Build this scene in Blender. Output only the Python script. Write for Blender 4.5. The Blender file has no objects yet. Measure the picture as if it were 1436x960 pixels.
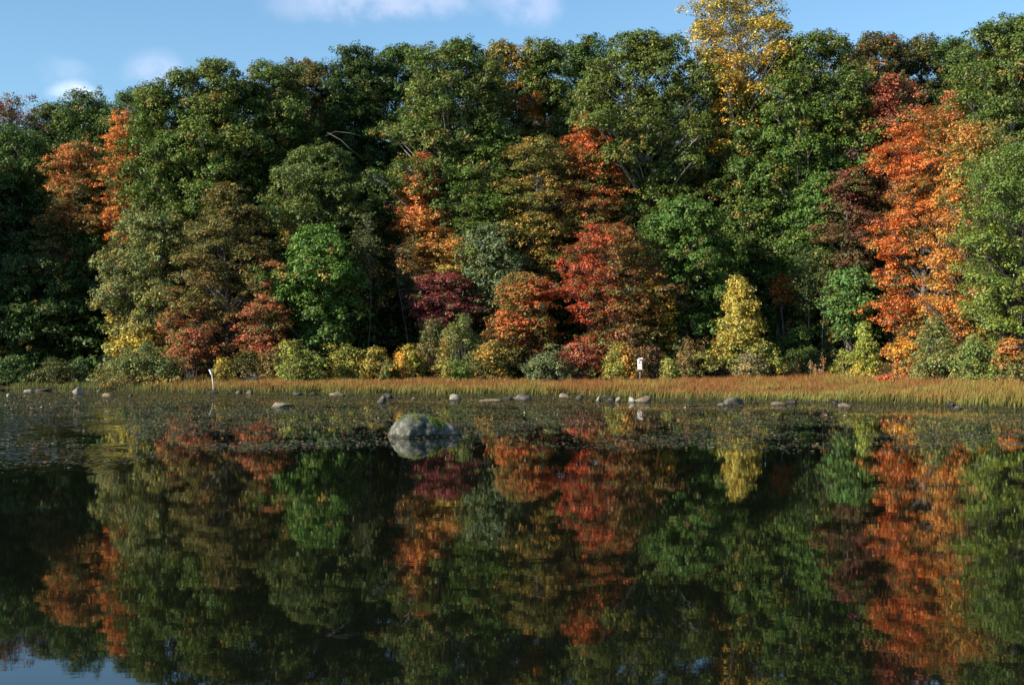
import bpy, math, random
import numpy as np
from mathutils import Vector

# ------------------------------------------------------------------ camera, sky, sun, exposure
scene = bpy.context.scene
COL = scene.collection
CAM_H, F, HZ = 1.7, 1800.0, 498.0          # eye height, focal length and horizon row in photo pixels
cam_d = bpy.data.cameras.new("camera")
cam = bpy.data.objects.new("camera", cam_d)
COL.objects.link(cam)
cam.location = (0, 0, CAM_H)
cam.rotation_euler = (math.radians(90) + math.atan((HZ - 480) / F), 0, 0)
cam_d.sensor_width = 36
cam_d.lens = F / 1436 * 36
cam_d.clip_start = 0.1
cam_d.clip_end = 3000
scene.camera = cam

SUN_EL = math.radians(27)
TO_SUN = Vector((-0.885, -0.465, 0)).normalized() * math.cos(SUN_EL)
TO_SUN.z = math.sin(SUN_EL)
sun_d = bpy.data.lights.new("sun", 'SUN')
sun_d.energy = 5.0
sun_d.angle = math.radians(0.5)
sun_d.color = (1.0, 0.92, 0.79)
sun = bpy.data.objects.new("sun", sun_d)
COL.objects.link(sun)
sun.rotation_euler = (-TO_SUN).to_track_quat('-Z', 'Y').to_euler()

scene.view_settings.view_transform = 'Standard'
scene.view_settings.look = 'None'
scene.view_settings.gamma = 1
scene.view_settings.use_curve_mapping = False
scene.view_settings.exposure = 0.95

world = bpy.data.worlds.new("World")
scene.world = world
world.use_nodes = True
wt = world.node_tree
for n in list(wt.nodes):
    wt.nodes.remove(n)


class NT:
    """tiny node helper"""
    def __init__(self, tree):
        self.t = tree

    def n(self, typ, **kw):
        nd = self.t.nodes.new(typ)
        for k, v in kw.items():
            setattr(nd, k, v)
        return nd

    def link(self, a, b):
        self.t.links.new(a, b)

    def inp(self, sock, v):
        if isinstance(v, bpy.types.NodeSocket):
            self.t.links.new(v, sock)
        else:
            sock.default_value = v

    def math(self, op, a, b=0.0, clamp=False):
        nd = self.n('ShaderNodeMath', operation=op)
        nd.use_clamp = clamp
        self.inp(nd.inputs[0], a)
        self.inp(nd.inputs[1], b)
        return nd.outputs[0]

    def noise(self, vec, scale, detail=4, rough=0.55):
        nd = self.n('ShaderNodeTexNoise')
        self.inp(nd.inputs['Vector'], vec)
        nd.inputs['Scale'].default_value = scale
        nd.inputs['Detail'].default_value = detail
        nd.inputs['Roughness'].default_value = rough
        return nd.outputs['Fac']

    def mix(self, fac, a, b):
        nd = self.n('ShaderNodeMix', data_type='RGBA')
        self.inp(nd.inputs[0], fac)
        self.inp(nd.inputs[6], a)
        self.inp(nd.inputs[7], b)
        return nd.outputs[2]

    def ramp(self, fac, stops):
        nd = self.n('ShaderNodeValToRGB')
        self.inp(nd.inputs[0], fac)
        el = nd.color_ramp.elements
        while len(el) < len(stops):
            el.new(0.5)
        for e, (p, c) in zip(el, stops):
            e.position = p
            e.color = c if len(c) == 4 else (*c, 1)
        return nd.outputs[0]

    def smooth(self, v, lo, hi):
        nd = self.n('ShaderNodeMapRange', interpolation_type='SMOOTHSTEP')
        self.inp(nd.inputs[0], v)
        nd.inputs[1].default_value = lo
        nd.inputs[2].default_value = hi
        return nd.outputs[0]


w = NT(wt)
sky = w.n('ShaderNodeTexSky', sky_type='NISHITA')
sky.sun_disc = False
sky.sun_elevation = SUN_EL
sky.sun_rotation = math.atan2(TO_SUN.x, TO_SUN.y)
sky.altitude = 50
sky.air_density = 1.0
sky.dust_density = 0.3
sky.ozone_density = 2.0
tc = w.n('ShaderNodeTexCoord')
sep = w.n('ShaderNodeSeparateXYZ')
w.link(tc.outputs['Generated'], sep.inputs[0])
# clouds live at fixed compass directions in the sky
nz1 = w.noise(tc.outputs['Generated'], 26, 6, 0.6)
nz2 = w.noise(tc.outputs['Generated'], 9, 4, 0.55)
safe_y = w.math('MAXIMUM', sep.outputs[1], 0.05)
uu = w.math('DIVIDE', sep.outputs[0], safe_y)
vv = w.math('DIVIDE', sep.outputs[2], safe_y)
uu = w.math('ADD', uu, w.math('MULTIPLY', w.math('SUBTRACT', nz2, 0.5), 0.06))
vv = w.math('ADD', vv, w.math('MULTIPLY', w.math('SUBTRACT', nz1, 0.5), 0.03))
front = w.smooth(sep.outputs[1], 0.1, 0.4)
tint = w.n('ShaderNodeMix', data_type='RGBA', blend_type='MULTIPLY')
tint.inputs[0].default_value = 1.0
w.link(sky.outputs[0], tint.inputs[6])
tint.inputs[7].default_value = (0.9, 1.1, 1.16, 1)
skycol = tint.outputs[2]
clouds = [  # u, v, ru, rv, colour, density
    ((110 - 718) / F, (HZ - 130) / F, 40 / F, 22 / F, (7.6, 8.2, 9.2, 1), 0.75),
    ((205 - 718) / F, (HZ - 98) / F, 50 / F, 32 / F, (4.3, 5.1, 6.9, 1), 0.8),
    ((95 - 718) / F, (HZ - 98) / F, 45 / F, 24 / F, (4.2, 5.2, 6.9, 1), 0.35),
    ((530 - 718) / F, (HZ + 4) / F, 200 / F, 42 / F, (4.6, 5.2, 6.8, 1), 0.7),
    ((738 - 718) / F, (HZ - 2) / F, 62 / F, 48 / F, (4.4, 5.1, 7.0, 1), 0.6),
]
SKY_STRENGTH = 0.085
for (cu, cv, ru, rv, cc, dens) in clouds:
    a = w.math('DIVIDE', w.math('SUBTRACT', uu, cu), ru)
    b = w.math('DIVIDE', w.math('SUBTRACT', vv, cv), rv)
    r = w.math('SQRT', w.math('ADD', w.math('MULTIPLY', a, a), w.math('MULTIPLY', b, b)))
    m = w.smooth(r, 1.05, 0.25)
    m = w.math('MULTIPLY', m, w.smooth(nz1, 0.2, 0.62))
    m = w.math('MULTIPLY', w.math('MULTIPLY', m, front), dens)
    skycol = w.mix(m, skycol, cc)
bg = w.n('ShaderNodeBackground')
w.link(skycol, bg.inputs[0])
bg.inputs[1].default_value = SKY_STRENGTH
wo = w.n('ShaderNodeOutputWorld')
w.link(bg.outputs[0], wo.inputs[0])

# ------------------------------------------------------------------ helpers
rng = np.random.default_rng(7)
random.seed(7)


def at(px, py, D):
    """pixel of the photograph + distance along the ground -> world point"""
    return np.array([(px - 718) / F * D, D, CAM_H + (HZ - py) / F * D])


def wl(py):
    """distance of a waterline seen at row py"""
    return CAM_H * F / (py - HZ)


def lin(c):
    c = np.array(c, float) / 255
    return np.where(c <= 0.04045, c / 12.92, ((c + 0.055) / 1.055) ** 2.4)


def tag(o, label=None, cat=None, group=None, kind=None):
    if label: o['label'] = label
    if cat: o['category'] = cat
    if group: o['group'] = group
    if kind: o['kind'] = kind
    return o


def empty(name, loc):
    o = bpy.data.objects.new(name, None)
    o.empty_display_size = 0.3
    COL.objects.link(o)
    o.location = loc
    return o


def link_mesh(name, me, mat, parent=None, loc=None):
    o = bpy.data.objects.new(name, me)
    if mat and not me.materials:
        me.materials.append(mat)
    COL.objects.link(o)
    if loc is not None:
        o.location = loc
    if parent:
        o.parent = parent
    return o


def mesh_np(name, V, Fc, k, face_col=None, smooth=False, corner_col=None):
    """V (n,3), Fc (m,k) index array"""
    me = bpy.data.meshes.new(name)
    m = len(Fc)
    me.vertices.add(len(V))
    me.vertices.foreach_set('co', np.ascontiguousarray(V, dtype=np.float32).ravel())
    me.loops.add(m * k)
    me.loops.foreach_set('vertex_index', np.ascontiguousarray(Fc, dtype=np.int32).ravel())
    me.polygons.add(m)
    me.polygons.foreach_set('loop_start', np.arange(0, m * k, k, dtype=np.int32))
    if smooth:
        me.polygons.foreach_set('use_smooth', np.ones(m, dtype=bool))
    me.update(calc_edges=True)
    if face_col is not None:
        a = me.attributes.new('col', 'FLOAT_COLOR', 'FACE')
        c = np.ones((m, 4), np.float32)
        c[:, :3] = face_col
        a.data.foreach_set('color', c.ravel())
    if corner_col is not None:
        a = me.attributes.new('col', 'FLOAT_COLOR', 'POINT')
        c = np.ones((len(V), 4), np.float32)
        c[:, :3] = corner_col
        a.data.foreach_set('color', c.ravel())
    return me


class MB:
    """collects pieces of one mesh"""
    def __init__(self):
        self.v, self.f = [], []

    def add(self, V, Fs):
        o = len(self.v)
        self.v += [tuple(p) for p in V]
        self.f += [tuple(i + o for i in f) for f in Fs]

    def tube(self, pts, rad, n=6, cap=True):
        pts = [np.array(p, float) for p in pts]
        V, Fs = [], []
        for i, p in enumerate(pts):
            d = pts[min(i + 1, len(pts) - 1)] - pts[max(i - 1, 0)]
            d /= (np.linalg.norm(d) + 1e-9)
            a = np.cross(d, [0, 0, 1.0]) if abs(d[2]) < 0.9 else np.cross(d, [1.0, 0, 0])
            a /= np.linalg.norm(a)
            b = np.cross(d, a)
            r = rad[i]
            for k in range(n):
                t = 2 * math.pi * k / n
                V.append(p + r * (a * math.cos(t) + b * math.sin(t)))
        for i in range(len(pts) - 1):
            for k in range(n):
                k2 = (k + 1) % n
                Fs.append((i * n + k, i * n + k2, (i + 1) * n + k2, (i + 1) * n + k))
        if cap:
            Fs.append(tuple(range(n - 1, -1, -1)))
            Fs.append(tuple((len(pts) - 1) * n + k for k in range(n)))
        self.add(V, Fs)

    def box(self, c, s, rot=0.0, tilt=0.0):
        cx, cy, cz = c
        V = []
        for z in (-1, 1):
            for (x, y) in ((-1, -1), (1, -1), (1, 1), (-1, 1)):
                p = Vector((x * s[0] / 2, y * s[1] / 2, z * s[2] / 2))
                V.append((p.x + cx, p.y + cy, p.z + cz))
        self.add(V, [(3, 2, 1, 0), (4, 5, 6, 7), (0, 1, 5, 4), (1, 2, 6, 5), (2, 3, 7, 6), (3, 0, 4, 7)])

    def mesh(self, name, smooth=False):
        me = bpy.data.meshes.new(name)
        me.from_pydata(self.v, [], self.f)
        if smooth:
            me.polygons.foreach_set('use_smooth', np.ones(len(me.polygons), dtype=bool))
        me.update()
        return me


_wv = [(rng.normal(size=3), rng.uniform(0, 6.28)) for _ in range(24)]


def fnoise(P, s, seed=0):
    """cheap smooth noise, about -1..1"""
    P = np.asarray(P, float)
    o = np.zeros(len(P))
    for i in range(8):
        d, ph = _wv[(i + seed * 5) % 24]
        o += np.sin(P @ (d * s * (1 + 0.35 * i)) + ph + seed * 1.7) / (1 + 0.25 * i)
    return o / 2.6


# ------------------------------------------------------------------ materials
def mat(name):
    m = bpy.data.materials.new(name)
    m.use_nodes = True
    for n in list(m.node_tree.nodes):
        m.node_tree.nodes.remove(n)
    t = NT(m.node_tree)
    out = t.n('ShaderNodeOutputMaterial')
    return m, t, out


def leaf_material(name, transl=0.25, rough=0.42, spec=0.4):
    m, t, out = mat(name)
    at_ = t.n('ShaderNodeAttribute', attribute_name='col')
    p = t.n('ShaderNodeBsdfPrincipled')
    t.link(at_.outputs['Color'], p.inputs['Base Color'])
    p.inputs['Roughness'].default_value = rough
    p.inputs['Specular IOR Level'].default_value = spec
    tr = t.n('ShaderNodeBsdfTranslucent')
    t.link(at_.outputs['Color'], tr.inputs['Color'])
    mx = t.n('ShaderNodeMixShader')
    mx.inputs[0].default_value = transl
    t.link(p.outputs[0], mx.inputs[1])
    t.link(tr.outputs[0], mx.inputs[2])
    t.link(mx.outputs[0], out.inputs[0])
    return m


def rock_material(name, ca, cb, lichen=(0.42, 0.42, 0.36), la=0.25, scale=3.0):
    m, t, out = mat(name)
    c = t.n('ShaderNodeTexCoord')
    oi = t.n('ShaderNodeObjectInfo')
    vm = t.n('ShaderNodeVectorMath', operation='ADD')
    t.link(c.outputs['Object'], vm.inputs[0])
    t.link(oi.outputs['Location'], vm.inputs[1])
    n1 = t.noise(vm.outputs[0], scale, 6, 0.65)
    n2 = t.noise(vm.outputs[0], scale * 4, 5, 0.6)
    col = t.ramp(n1, [(0.32, ca), (0.68, cb)])
    col = t.mix(t.math('MULTIPLY', t.smooth(n2, 0.5, 0.68), la * 2, True), col, (*lichen, 1))
    # dark wet band by the water
    geo = t.n('ShaderNodeNewGeometry')
    sp = t.n('ShaderNodeSeparateXYZ')
    t.link(geo.outputs['Position'], sp.inputs[0])
    wet = t.smooth(t.math('ADD', sp.outputs[2], t.math('MULTIPLY', n1, 0.05)), 0.1, 0.04)
    col = t.mix(t.math('MULTIPLY', wet, 0.7), col, (0.02, 0.018, 0.015, 1))
    p = t.n('ShaderNodeBsdfPrincipled')
    t.link(col, p.inputs['Base Color'])
    p.inputs['Roughness'].default_value = 0.85
    p.inputs['Specular IOR Level'].default_value = 0.15
    bp = t.n('ShaderNodeBump')
    bp.inputs['Strength'].default_value = 0.6
    bp.inputs['Distance'].default_value = 0.03
    t.link(n2, bp.inputs['Height'])
    t.link(bp.outputs[0], p.inputs['Normal'])
    t.link(p.outputs[0], out.inputs[0])
    return m


def bark_material(name, ca, cb):
    m, t, out = mat(name)
    c = t.n('ShaderNodeTexCoord')
    mp = t.n('ShaderNodeMapping')
    mp.inputs['Scale'].default_value = (6, 6, 1.2)
    t.link(c.outputs['Object'], mp.inputs[0])
    n1 = t.noise(mp.outputs[0], 2.5, 5, 0.6)
    col = t.ramp(n1, [(0.3, ca), (0.7, cb)])
    p = t.n('ShaderNodeBsdfPrincipled')
    t.link(col, p.inputs['Base Color'])
    p.inputs['Roughness'].default_value = 0.9
    t.link(p.outputs[0], out.inputs[0])
    return m


def plain(name, c, rough=0.6, var=0.15):
    m, t, out = mat(name)
    tcn = t.n('ShaderNodeTexCoord')
    n1 = t.noise(tcn.outputs['Object'], 9, 4, 0.6)
    a = tuple(x * (1 - var) for x in c)
    b = tuple(min(1, x * (1 + var)) for x in c)
    p = t.n('ShaderNodeBsdfPrincipled')
    t.link(t.ramp(n1, [(0.3, a), (0.7, b)]), p.inputs['Base Color'])
    p.inputs['Roughness'].default_value = rough
    t.link(p.outputs[0], out.inputs[0])
    return m


M_LEAF = leaf_material('leaf', 0.24, 0.5, 0.28)
M_GRASS = leaf_material('grass_blade', 0.3, 0.6, 0.25)
M_PAD = leaf_material('floating_leaf_surface', 0.05, 0.28, 0.5)
M_MOSS = leaf_material('moss', 0.15, 0.8, 0.15)
M_BARK = bark_material('bark', (0.05, 0.043, 0.036), (0.16, 0.145, 0.125))
M_BARKP = bark_material('pale_bark', (0.16, 0.15, 0.13), (0.38, 0.36, 0.33))
M_DEADWOOD = bark_material('dead_wood', (0.2, 0.18, 0.15), (0.42, 0.4, 0.36))
M_WETWOOD = bark_material('wet_wood', (0.02, 0.016, 0.012), (0.07, 0.055, 0.04))
ROCKM = {
    'pale': rock_material('pale_granite', (0.12, 0.105, 0.08), (0.32, 0.29, 0.22), (0.42, 0.4, 0.33), 0.25, 6.0),
    'tan': rock_material('tan_granite', (0.1, 0.07, 0.045), (0.25, 0.185, 0.125), (0.34, 0.28, 0.2), 0.15, 6.0),
    'dark': rock_material('dark_wet_stone', (0.01, 0.009, 0.008), (0.045, 0.04, 0.033), (0.2, 0.19, 0.16), 0.22),
    'grey': rock_material('grey_granite', (0.025, 0.023, 0.019), (0.12, 0.108, 0.085), (0.3, 0.28, 0.22), 0.25, 6.0),
    'red': rock_material('reddish_stone', (0.1, 0.05, 0.03), (0.24, 0.12, 0.07), (0.3, 0.2, 0.14), 0.15),
    'boulder': rock_material('boulder_granite', (0.035, 0.037, 0.027), (0.15, 0.146, 0.115), (0.26, 0.25, 0.2), 0.3, 2.2),
}
M_WHITE = plain('white_paint', (0.66, 0.65, 0.62), 0.6, 0.14)
M_METAL = plain('galvanised_pole', (0.3, 0.3, 0.29), 0.45, 0.2)
M_HOLE_SHADE = plain('hole_shade', (0.01, 0.009, 0.008), 0.9)
M_WEATHER = plain('weathered_white_board', (0.6, 0.6, 0.58), 0.7, 0.15)

# ------------------------------------------------------------------ terrain
_sx = np.array([-60, -40, -37, -26, -20.5, -15.3, -6.7, -0.5, 3.9, 6.4, 12.2, 14.1, 16.3, 20, 26, 60])
_sy = np.array([62, 63, 65, 66, 64, 59.2, 56.0, 54.4, 53.0, 48.6, 46.2, 44.2, 41.2, 36, 28, 20])
_tx = np.array([-60, -26, -20, -12, 12, 15.5, 18, 21, 60])      # the line where the wood begins
_ty = np.array([70, 70, 67, 69, 70, 68, 63, 58, 40])


def shore(x):
    return np.interp(x, _sx, _sy)


def sdist(x, y):
    s = y - shore(x) + 0.35 * np.sin(x * 1.7) + 0.25 * np.sin(x * 3.9 + 1)
    s = np.maximum(s, (-37 - x) * 1.0)
    s = np.maximum(s, (x - 27) * 1.0)
    s = np.maximum(s, 0.6 - y)
    return s


def ground_z(x, y):
    x = np.asarray(x, float)
    y = np.asarray(y, float)
    s = sdist(x, y)
    z = np.interp(s, [-12, -3, 0, 0.6, 3, 27, 70, 140], [-1.2, -0.5, 0, 0.06, 0.12, 0.22, 5.0, 11.0])
    z = z + np.clip(s, 0, 1) * 0.04 * np.sin(x * 2.3 + y) * np.cos(y * 1.9 - x * 0.7)
    return z


xs = np.unique(np.concatenate([np.linspace(-500, -45, 24), np.arange(-45, 32, 0.5), np.linspace(32, 500, 24)]))
ys = np.unique(np.concatenate([np.linspace(-400, -4, 20), np.arange(-4, 4, 0.5), np.arange(4, 38, 2.0),
                               np.arange(38, 76, 0.5), np.arange(76, 120, 3.0), np.linspace(120, 900, 26)]))
GX, GY = np.meshgrid(xs, ys)
GZ = ground_z(GX.ravel(), GY.ravel())
V = np.stack([GX.ravel(), GY.ravel(), GZ], 1)
nx_, ny_ = len(xs), len(ys)
ii = (np.arange(ny_ - 1)[:, None] * nx_ + np.arange(nx_ - 1)[None, :]).ravel()
Fq = np.stack([ii, ii + 1, ii + nx_ + 1, ii + nx_], 1)
m, t, out = mat('forest_floor')
tcn = t.n('ShaderNodeTexCoord')
n1 = t.noise(tcn.outputs['Object'], 0.5, 6, 0.6)
n2 = t.noise(tcn.outputs['Object'], 9, 5, 0.7)
c1 = t.ramp(n1, [(0.35, (0.03, 0.025, 0.014)), (0.65, (0.06, 0.05, 0.022))])
c2 = t.mix(t.smooth(n2, 0.5, 0.66), c1, (0.12, 0.055, 0.02, 1))
p = t.n('ShaderNodeBsdfPrincipled')
t.link(c2, p.inputs['Base Color'])
p.inputs['Roughness'].default_value = 0.95
p.inputs['Specular IOR Level'].default_value = 0.08
bp = t.n('ShaderNodeBump')
bp.inputs['Distance'].default_value = 0.08
t.link(n2, bp.inputs['Height'])
t.link(bp.outputs[0], p.inputs['Normal'])
t.link(p.outputs[0], out.inputs[0])
g = link_mesh('ground', mesh_np('ground', V, Fq, 4, smooth=True), m)
tag(g, 'muddy pond bed, grassy shore and leaf-strewn forest floor', 'ground', kind='structure')

# water
m, t, out = mat('pond_water')
geo = t.n('ShaderNodeNewGeometry')
sp = t.n('ShaderNodeSeparateXYZ')
t.link(geo.outputs['Position'], sp.inputs[0])
X, Y = sp.outputs[0], sp.outputs[1]


def scaled(sx, sy):
    mp = t.n('ShaderNodeMapping')
    mp.inputs['Scale'].default_value = (sx, sy, 1)
    t.link(geo.outputs['Position'], mp.inputs[0])
    return mp.outputs[0]


nb = t.noise(scaled(1, 1), 0.25, 3, 0.5)
# a breeze roughens one stretch of water in the left cove
br = t.math('ADD', t.math('ADD', X, t.math('MULTIPLY', Y, 0.30)), t.math('MULTIPLY', t.math('SUBTRACT', nb, 0.5), 6))
breeze = t.smooth(br, -0.2, -2.4)
breeze = t.math('MULTIPLY', breeze, t.math('MULTIPLY', t.smooth(Y, 17.5, 23), t.smooth(Y, 45, 38)))
calm = t.noise(scaled(1.2, 1.5), 1.6, 3, 0.55)
fine = t.noise(scaled(1.6, 0.7), 2.1, 2, 0.5)
b1 = t.n('ShaderNodeBump')
b1.inputs['Strength'].default_value = 1.0
b1.inputs['Distance'].default_value = 0.0005
t.link(calm, b1.inputs['Height'])
b2 = t.n('ShaderNodeBump')
b2.inputs['Strength'].default_value = 1.0
b2.inputs['Distance'].default_value = 0.15
t.link(t.math('MULTIPLY', fine, breeze), b2.inputs['Height'])
t.link(b1.outputs[0], b2.inputs['Normal'])
p = t.n('ShaderNodeBsdfPrincipled')
p.inputs['Base Color'].default_value = (0.004, 0.005, 0.003, 1)
p.inputs['Roughness'].default_value = 0.03
t.link(t.math('ADD', 0.018, t.math('MULTIPLY', breeze, 0.04)), p.inputs['Roughness'])
p.inputs['IOR'].default_value = 1.45
t.link(b2.outputs[0], p.inputs['Normal'])
t.link(p.outputs[0], out.inputs[0])
wm = MB()
wm.add([(-60, -30, 0), (60, -30, 0), (60, 90, 0), (-60, 90, 0)], [(0, 1, 2, 3)])
wobj = link_mesh('water', wm.mesh('water'), m)
tag(wobj, 'still dark pond water mirroring the autumn trees', 'water', kind='structure')

# ------------------------------------------------------------------ foliage
G = (82, 108, 44); GD = (68, 88, 40); GO = (100, 113, 46); GB = (90, 124, 44); GG = (104, 118, 80)
GY_ = (134, 142, 58); O = (212, 128, 62); OR_ = (204, 96, 56); R = (178, 70, 54); CR = (128, 54, 60)
YL = (200, 166, 62); YG = (172, 176, 60); BR = (140, 92, 56); PU = (118, 66, 62); GOLD = (206, 146, 42)
OLBR = (128, 108, 58); TAN = (170, 140, 96)


def leaves_mesh(name, P, N, size, col, aspect=0.62):
    n = len(P)
    N = N / (np.linalg.norm(N, axis=1, keepdims=True) + 1e-9)
    r = rng.normal(size=(n, 3))
    t1 = np.cross(N, r)
    t1 /= (np.linalg.norm(t1, axis=1, keepdims=True) + 1e-9)
    t2 = np.cross(N, t1)
    L = (size * 0.5)[:, None]
    Wd = L * aspect
    fold = N * L * 0.25
    V = np.empty((n, 4, 3))
    V[:, 0] = P - t1 * L
    V[:, 1] = P + t2 * Wd + fold
    V[:, 2] = P + t1 * L
    V[:, 3] = P - t2 * Wd + fold
    Fc = np.arange(n * 4).reshape(n, 4)
    return mesh_np(name, V.reshape(-1, 3), Fc, 4, face_col=col)


def width_profile(kind, t):
    if kind == 'round':
        return np.sqrt(np.clip(1 - (2 * t - 1) ** 2, 0, 1)) ** 0.75
    if kind == 'column':
        return np.clip(1 - np.abs(2 * t - 1) ** 4, 0, 1) ** 0.6
    if kind == 'cone':
        return np.clip(1 - t, 0, 1) ** 0.75 * np.clip(t * 6 + 0.55, 0, 1)
    if kind == 'dome':
        return np.sqrt(np.clip(1 - t ** 2.2, 0, 1)) * np.clip(0.75 + t * 1.2, 0, 1)
    if kind == 'egg':      # widest low
        return np.clip(np.sin(np.pi * np.clip(t, 0, 1) ** 0.7), 0, 1) ** 0.6
    return np.ones_like(t)


STYLE = {  # bough radius, tuft radius, leaf size, leaves/tuft, vertical flattening, fill
    'oak': dict(rb=0.9, rt=0.29, lf=0.145, nl=30, flat=0.7, dens=1.1),
    'maple': dict(rb=0.85, rt=0.27, lf=0.12, nl=24, flat=0.4, dens=1.05),
    'airy': dict(rb=0.75, rt=0.30, lf=0.14, nl=20, flat=0.6, dens=1.2),
    'fine': dict(rb=0.65, rt=0.25, lf=0.115, nl=22, flat=0.7, dens=1.3),
    'bush': dict(rb=0.42, rt=0.20, lf=0.105, nl=17, flat=0.8, dens=1.1),
    'bare': dict(rb=0.85, rt=0.30, lf=0.12, nl=12, flat=0.6, dens=0.8),
    'conifer': dict(rb=0.55, rt=0.24, lf=0.13, nl=20, flat=0.3, dens=1.3),
}


def crown_data(hw, h, depth, prof, style, A, B, mode, frac, seed):
    """crown centred on the trunk axis, from z=0 to z=h; returns boughs and leaves"""
    global rng
    rng = np.random.default_rng(seed)
    s = STYLE[style]
    rb0 = min(s['rb'], hw * 0.5, h * 0.3)
    area = math.pi * (hw + depth) * h * 0.9 + math.pi * hw * depth
    nb_ = int(np.clip(area / (math.pi * rb0 ** 2 * max(s['flat'], 0.5)) * 1.25 * s['dens'], 6, 260))
    t_ = (np.arange(nb_) + rng.uniform(0, 1, nb_)) / nb_
    rng.shuffle(t_)
    t_ = 0.03 + 0.94 * t_
    ang = rng.uniform(0, 2 * np.pi, nb_)
    rad = np.where(rng.uniform(size=nb_) < 0.75, rng.uniform(0.72, 1.0, nb_), rng.uniform(0.2, 0.7, nb_))
    wp = width_profile(prof, t_)
    q0 = np.stack([np.cos(ang) * wp * 1.3, np.sin(ang) * wp * 1.3, t_ * h / max(hw, 0.3)], 1) + seed * 3.7
    lump = 1.02 + 0.34 * fnoise(q0, 1.5, seed % 4) + 0.12 * fnoise(q0, 3.7, (seed + 1) % 4) \
        + np.where(rng.uniform(size=nb_) < 0.14, rng.uniform(0.1, 0.45, nb_), 0)
    lump = np.clip(lump, 0.5, 1.5)
    Rb = rb0 * rng.uniform(0.65, 1.3, nb_) * np.clip(0.55 + wp * 0.6, 0.45, 1.1)
    ex = np.maximum(hw * wp * lump - Rb * 0.7, 0.02)
    ey = np.maximum(depth * wp * lump - Rb * 0.7, 0.02)
    C = np.stack([np.cos(ang) * ex * rad, np.sin(ang) * ey * rad, t_ * h], 1)
    C[:, 2] = np.clip(C[:, 2] + rng.normal(0, 0.25, nb_) * rb0, Rb * 0.35, h - Rb * s['flat'] * 0.8)
    if style == 'bush':
        C[:, 2] *= 0.8 + 0.2 * np.sin(C[:, 0] * 3.1 + seed) + rng.uniform(-.08, .08, nb_)
    # tufts
    nt = np.maximum((4 * Rb ** 2 * s['flat'] ** 0.3 / s['rt'] ** 2 * 0.46).astype(int), 3)
    bi = np.repeat(np.arange(nb_), nt)
    n = len(bi)
    d = rng.normal(size=(n, 3))
    d /= np.linalg.norm(d, axis=1, keepdims=True)
    d[:, 2] = np.where(d[:, 2] < -0.35, -d[:, 2], d[:, 2])
    rr = np.where(rng.uniform(size=n) < 0.05, rng.uniform(1.05, 1.4, n), rng.uniform(0.62, 1.06, n))[:, None]
    out2 = C[bi] * np.array([1, 1, 0])
    T = C[bi] + d * Rb[bi][:, None] * rr * np.array([1, 1, s['flat']])
    if style in ('maple', 'conifer'):       # boughs droop outward in layers
        hr = np.linalg.norm(T[:, :2] - 0, axis=1)
        T[:, 2] -= 0.10 * hr
    # leaves
    li = np.repeat(np.arange(n), s['nl'])
    N_ = len(li)
    e = rng.normal(size=(N_, 3))
    e /= np.linalg.norm(e, axis=1, keepdims=True)
    e *= rng.uniform(0.2, 1.15, N_)[:, None] ** 0.6
    rt = s['rt'] * rng.uniform(0.7, 1.35, n)
    P = T[li] + e * rt[li][:, None] * np.array([1, 1, 0.75 if s['flat'] > 0.5 else 0.5])
    Nn = e * 0.55 + d[li] * 0.5 + np.array([0, 0, 0.55]) + rng.normal(size=(N_, 3)) * 0.45
    if style in ('maple', 'conifer'):
        Nn += np.array([0, 0, 0.5])
    P = P[:]
    P[:, 2] = np.maximum(P[:, 2], -0.2)
    # colour: which tufts have turned; the large red maple's shaded side is painted too
    q = fnoise(T, 0.9, seed % 4) * 0.7 + fnoise(T, 2.6, (seed + 1) % 4) * 0.35 + rng.normal(0, 0.25, n)
    tt = T[:, 2] / h
    if mode == 't': q += (tt - 0.5) * 3.5
    if mode == 'b': q -= (tt - 0.5) * 3.5
    if mode == 'l': q -= T[:, 0] / hw * 1.6
    if mode == 'r': q += T[:, 0] / hw * 1.6
    if mode == 'o': q += rad[bi] * 2.0
    th = np.quantile(q, 1 - frac) if 0 < frac < 1 else (1e9 if frac <= 0 else -1e9)
    wB = 1 / (1 + np.exp(-(q - th) * 5))
    ca, cb = lin(A), lin(B)
    for c_ in (ca, cb):
        if c_[0] > c_[1] * 1.5:
            c_ *= np.array([1.18, 1.32, 1.1])
    tc_ =  np.ones((n, 3)) * np.exp(rng.normal(0, 0.16, n))[:, None]
    hue = rng.normal(0, 0.10, n)
    tc_ = tc_ * np.stack([1 + hue, 1 + 0 * hue, 1 - hue * 0.5], 1)
    # boughs that have not turned, or turned early
    q3 = fnoise(T, 0.8, (seed + 2) % 4) * 0.6 + fnoise(T, 2.9, (seed + 3) % 4) * 0.4 + rng.normal(0, 0.3, n)
    odd = q3 > np.quantile(q3, 0.72 if style in ('maple', 'airy') else 0.96)
    oddc = lin((106, 110, 54)) if style in ('maple', 'airy') else lin((150, 120, 58))
    wl_ = np.clip(wB[li] + rng.normal(0, 0.3, N_), 0, 1)[:, None]
    oddl = (odd[li] & (rng.uniform(size=N_) < 0.75))[:, None]
    stray = (rng.uniform(size=N_) < (0.14 if style in ('maple', 'airy') else 0.06))[:, None]
    base_c = ca[None] * (1 - wl_) + cb[None] * wl_
    base_c = np.where(oddl, oddc, base_c)
    base_c = np.where(stray, base_c * 0.45 + lin((112, 100, 60)) * 0.55, base_c)
    lum = base_c @ np.array([0.3, 0.6, 0.1])
    base_c = base_c * 0.95 + lum[:, None] * 0.05
    lc = base_c * tc_[li] * np.exp(rng.normal(0, 0.17, N_))[:, None]
    h2 = rng.normal(0, 0.10, N_)
    lc = lc * np.stack([1 + h2, 1 + 0 * h2, 1 - h2], 1)
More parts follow.
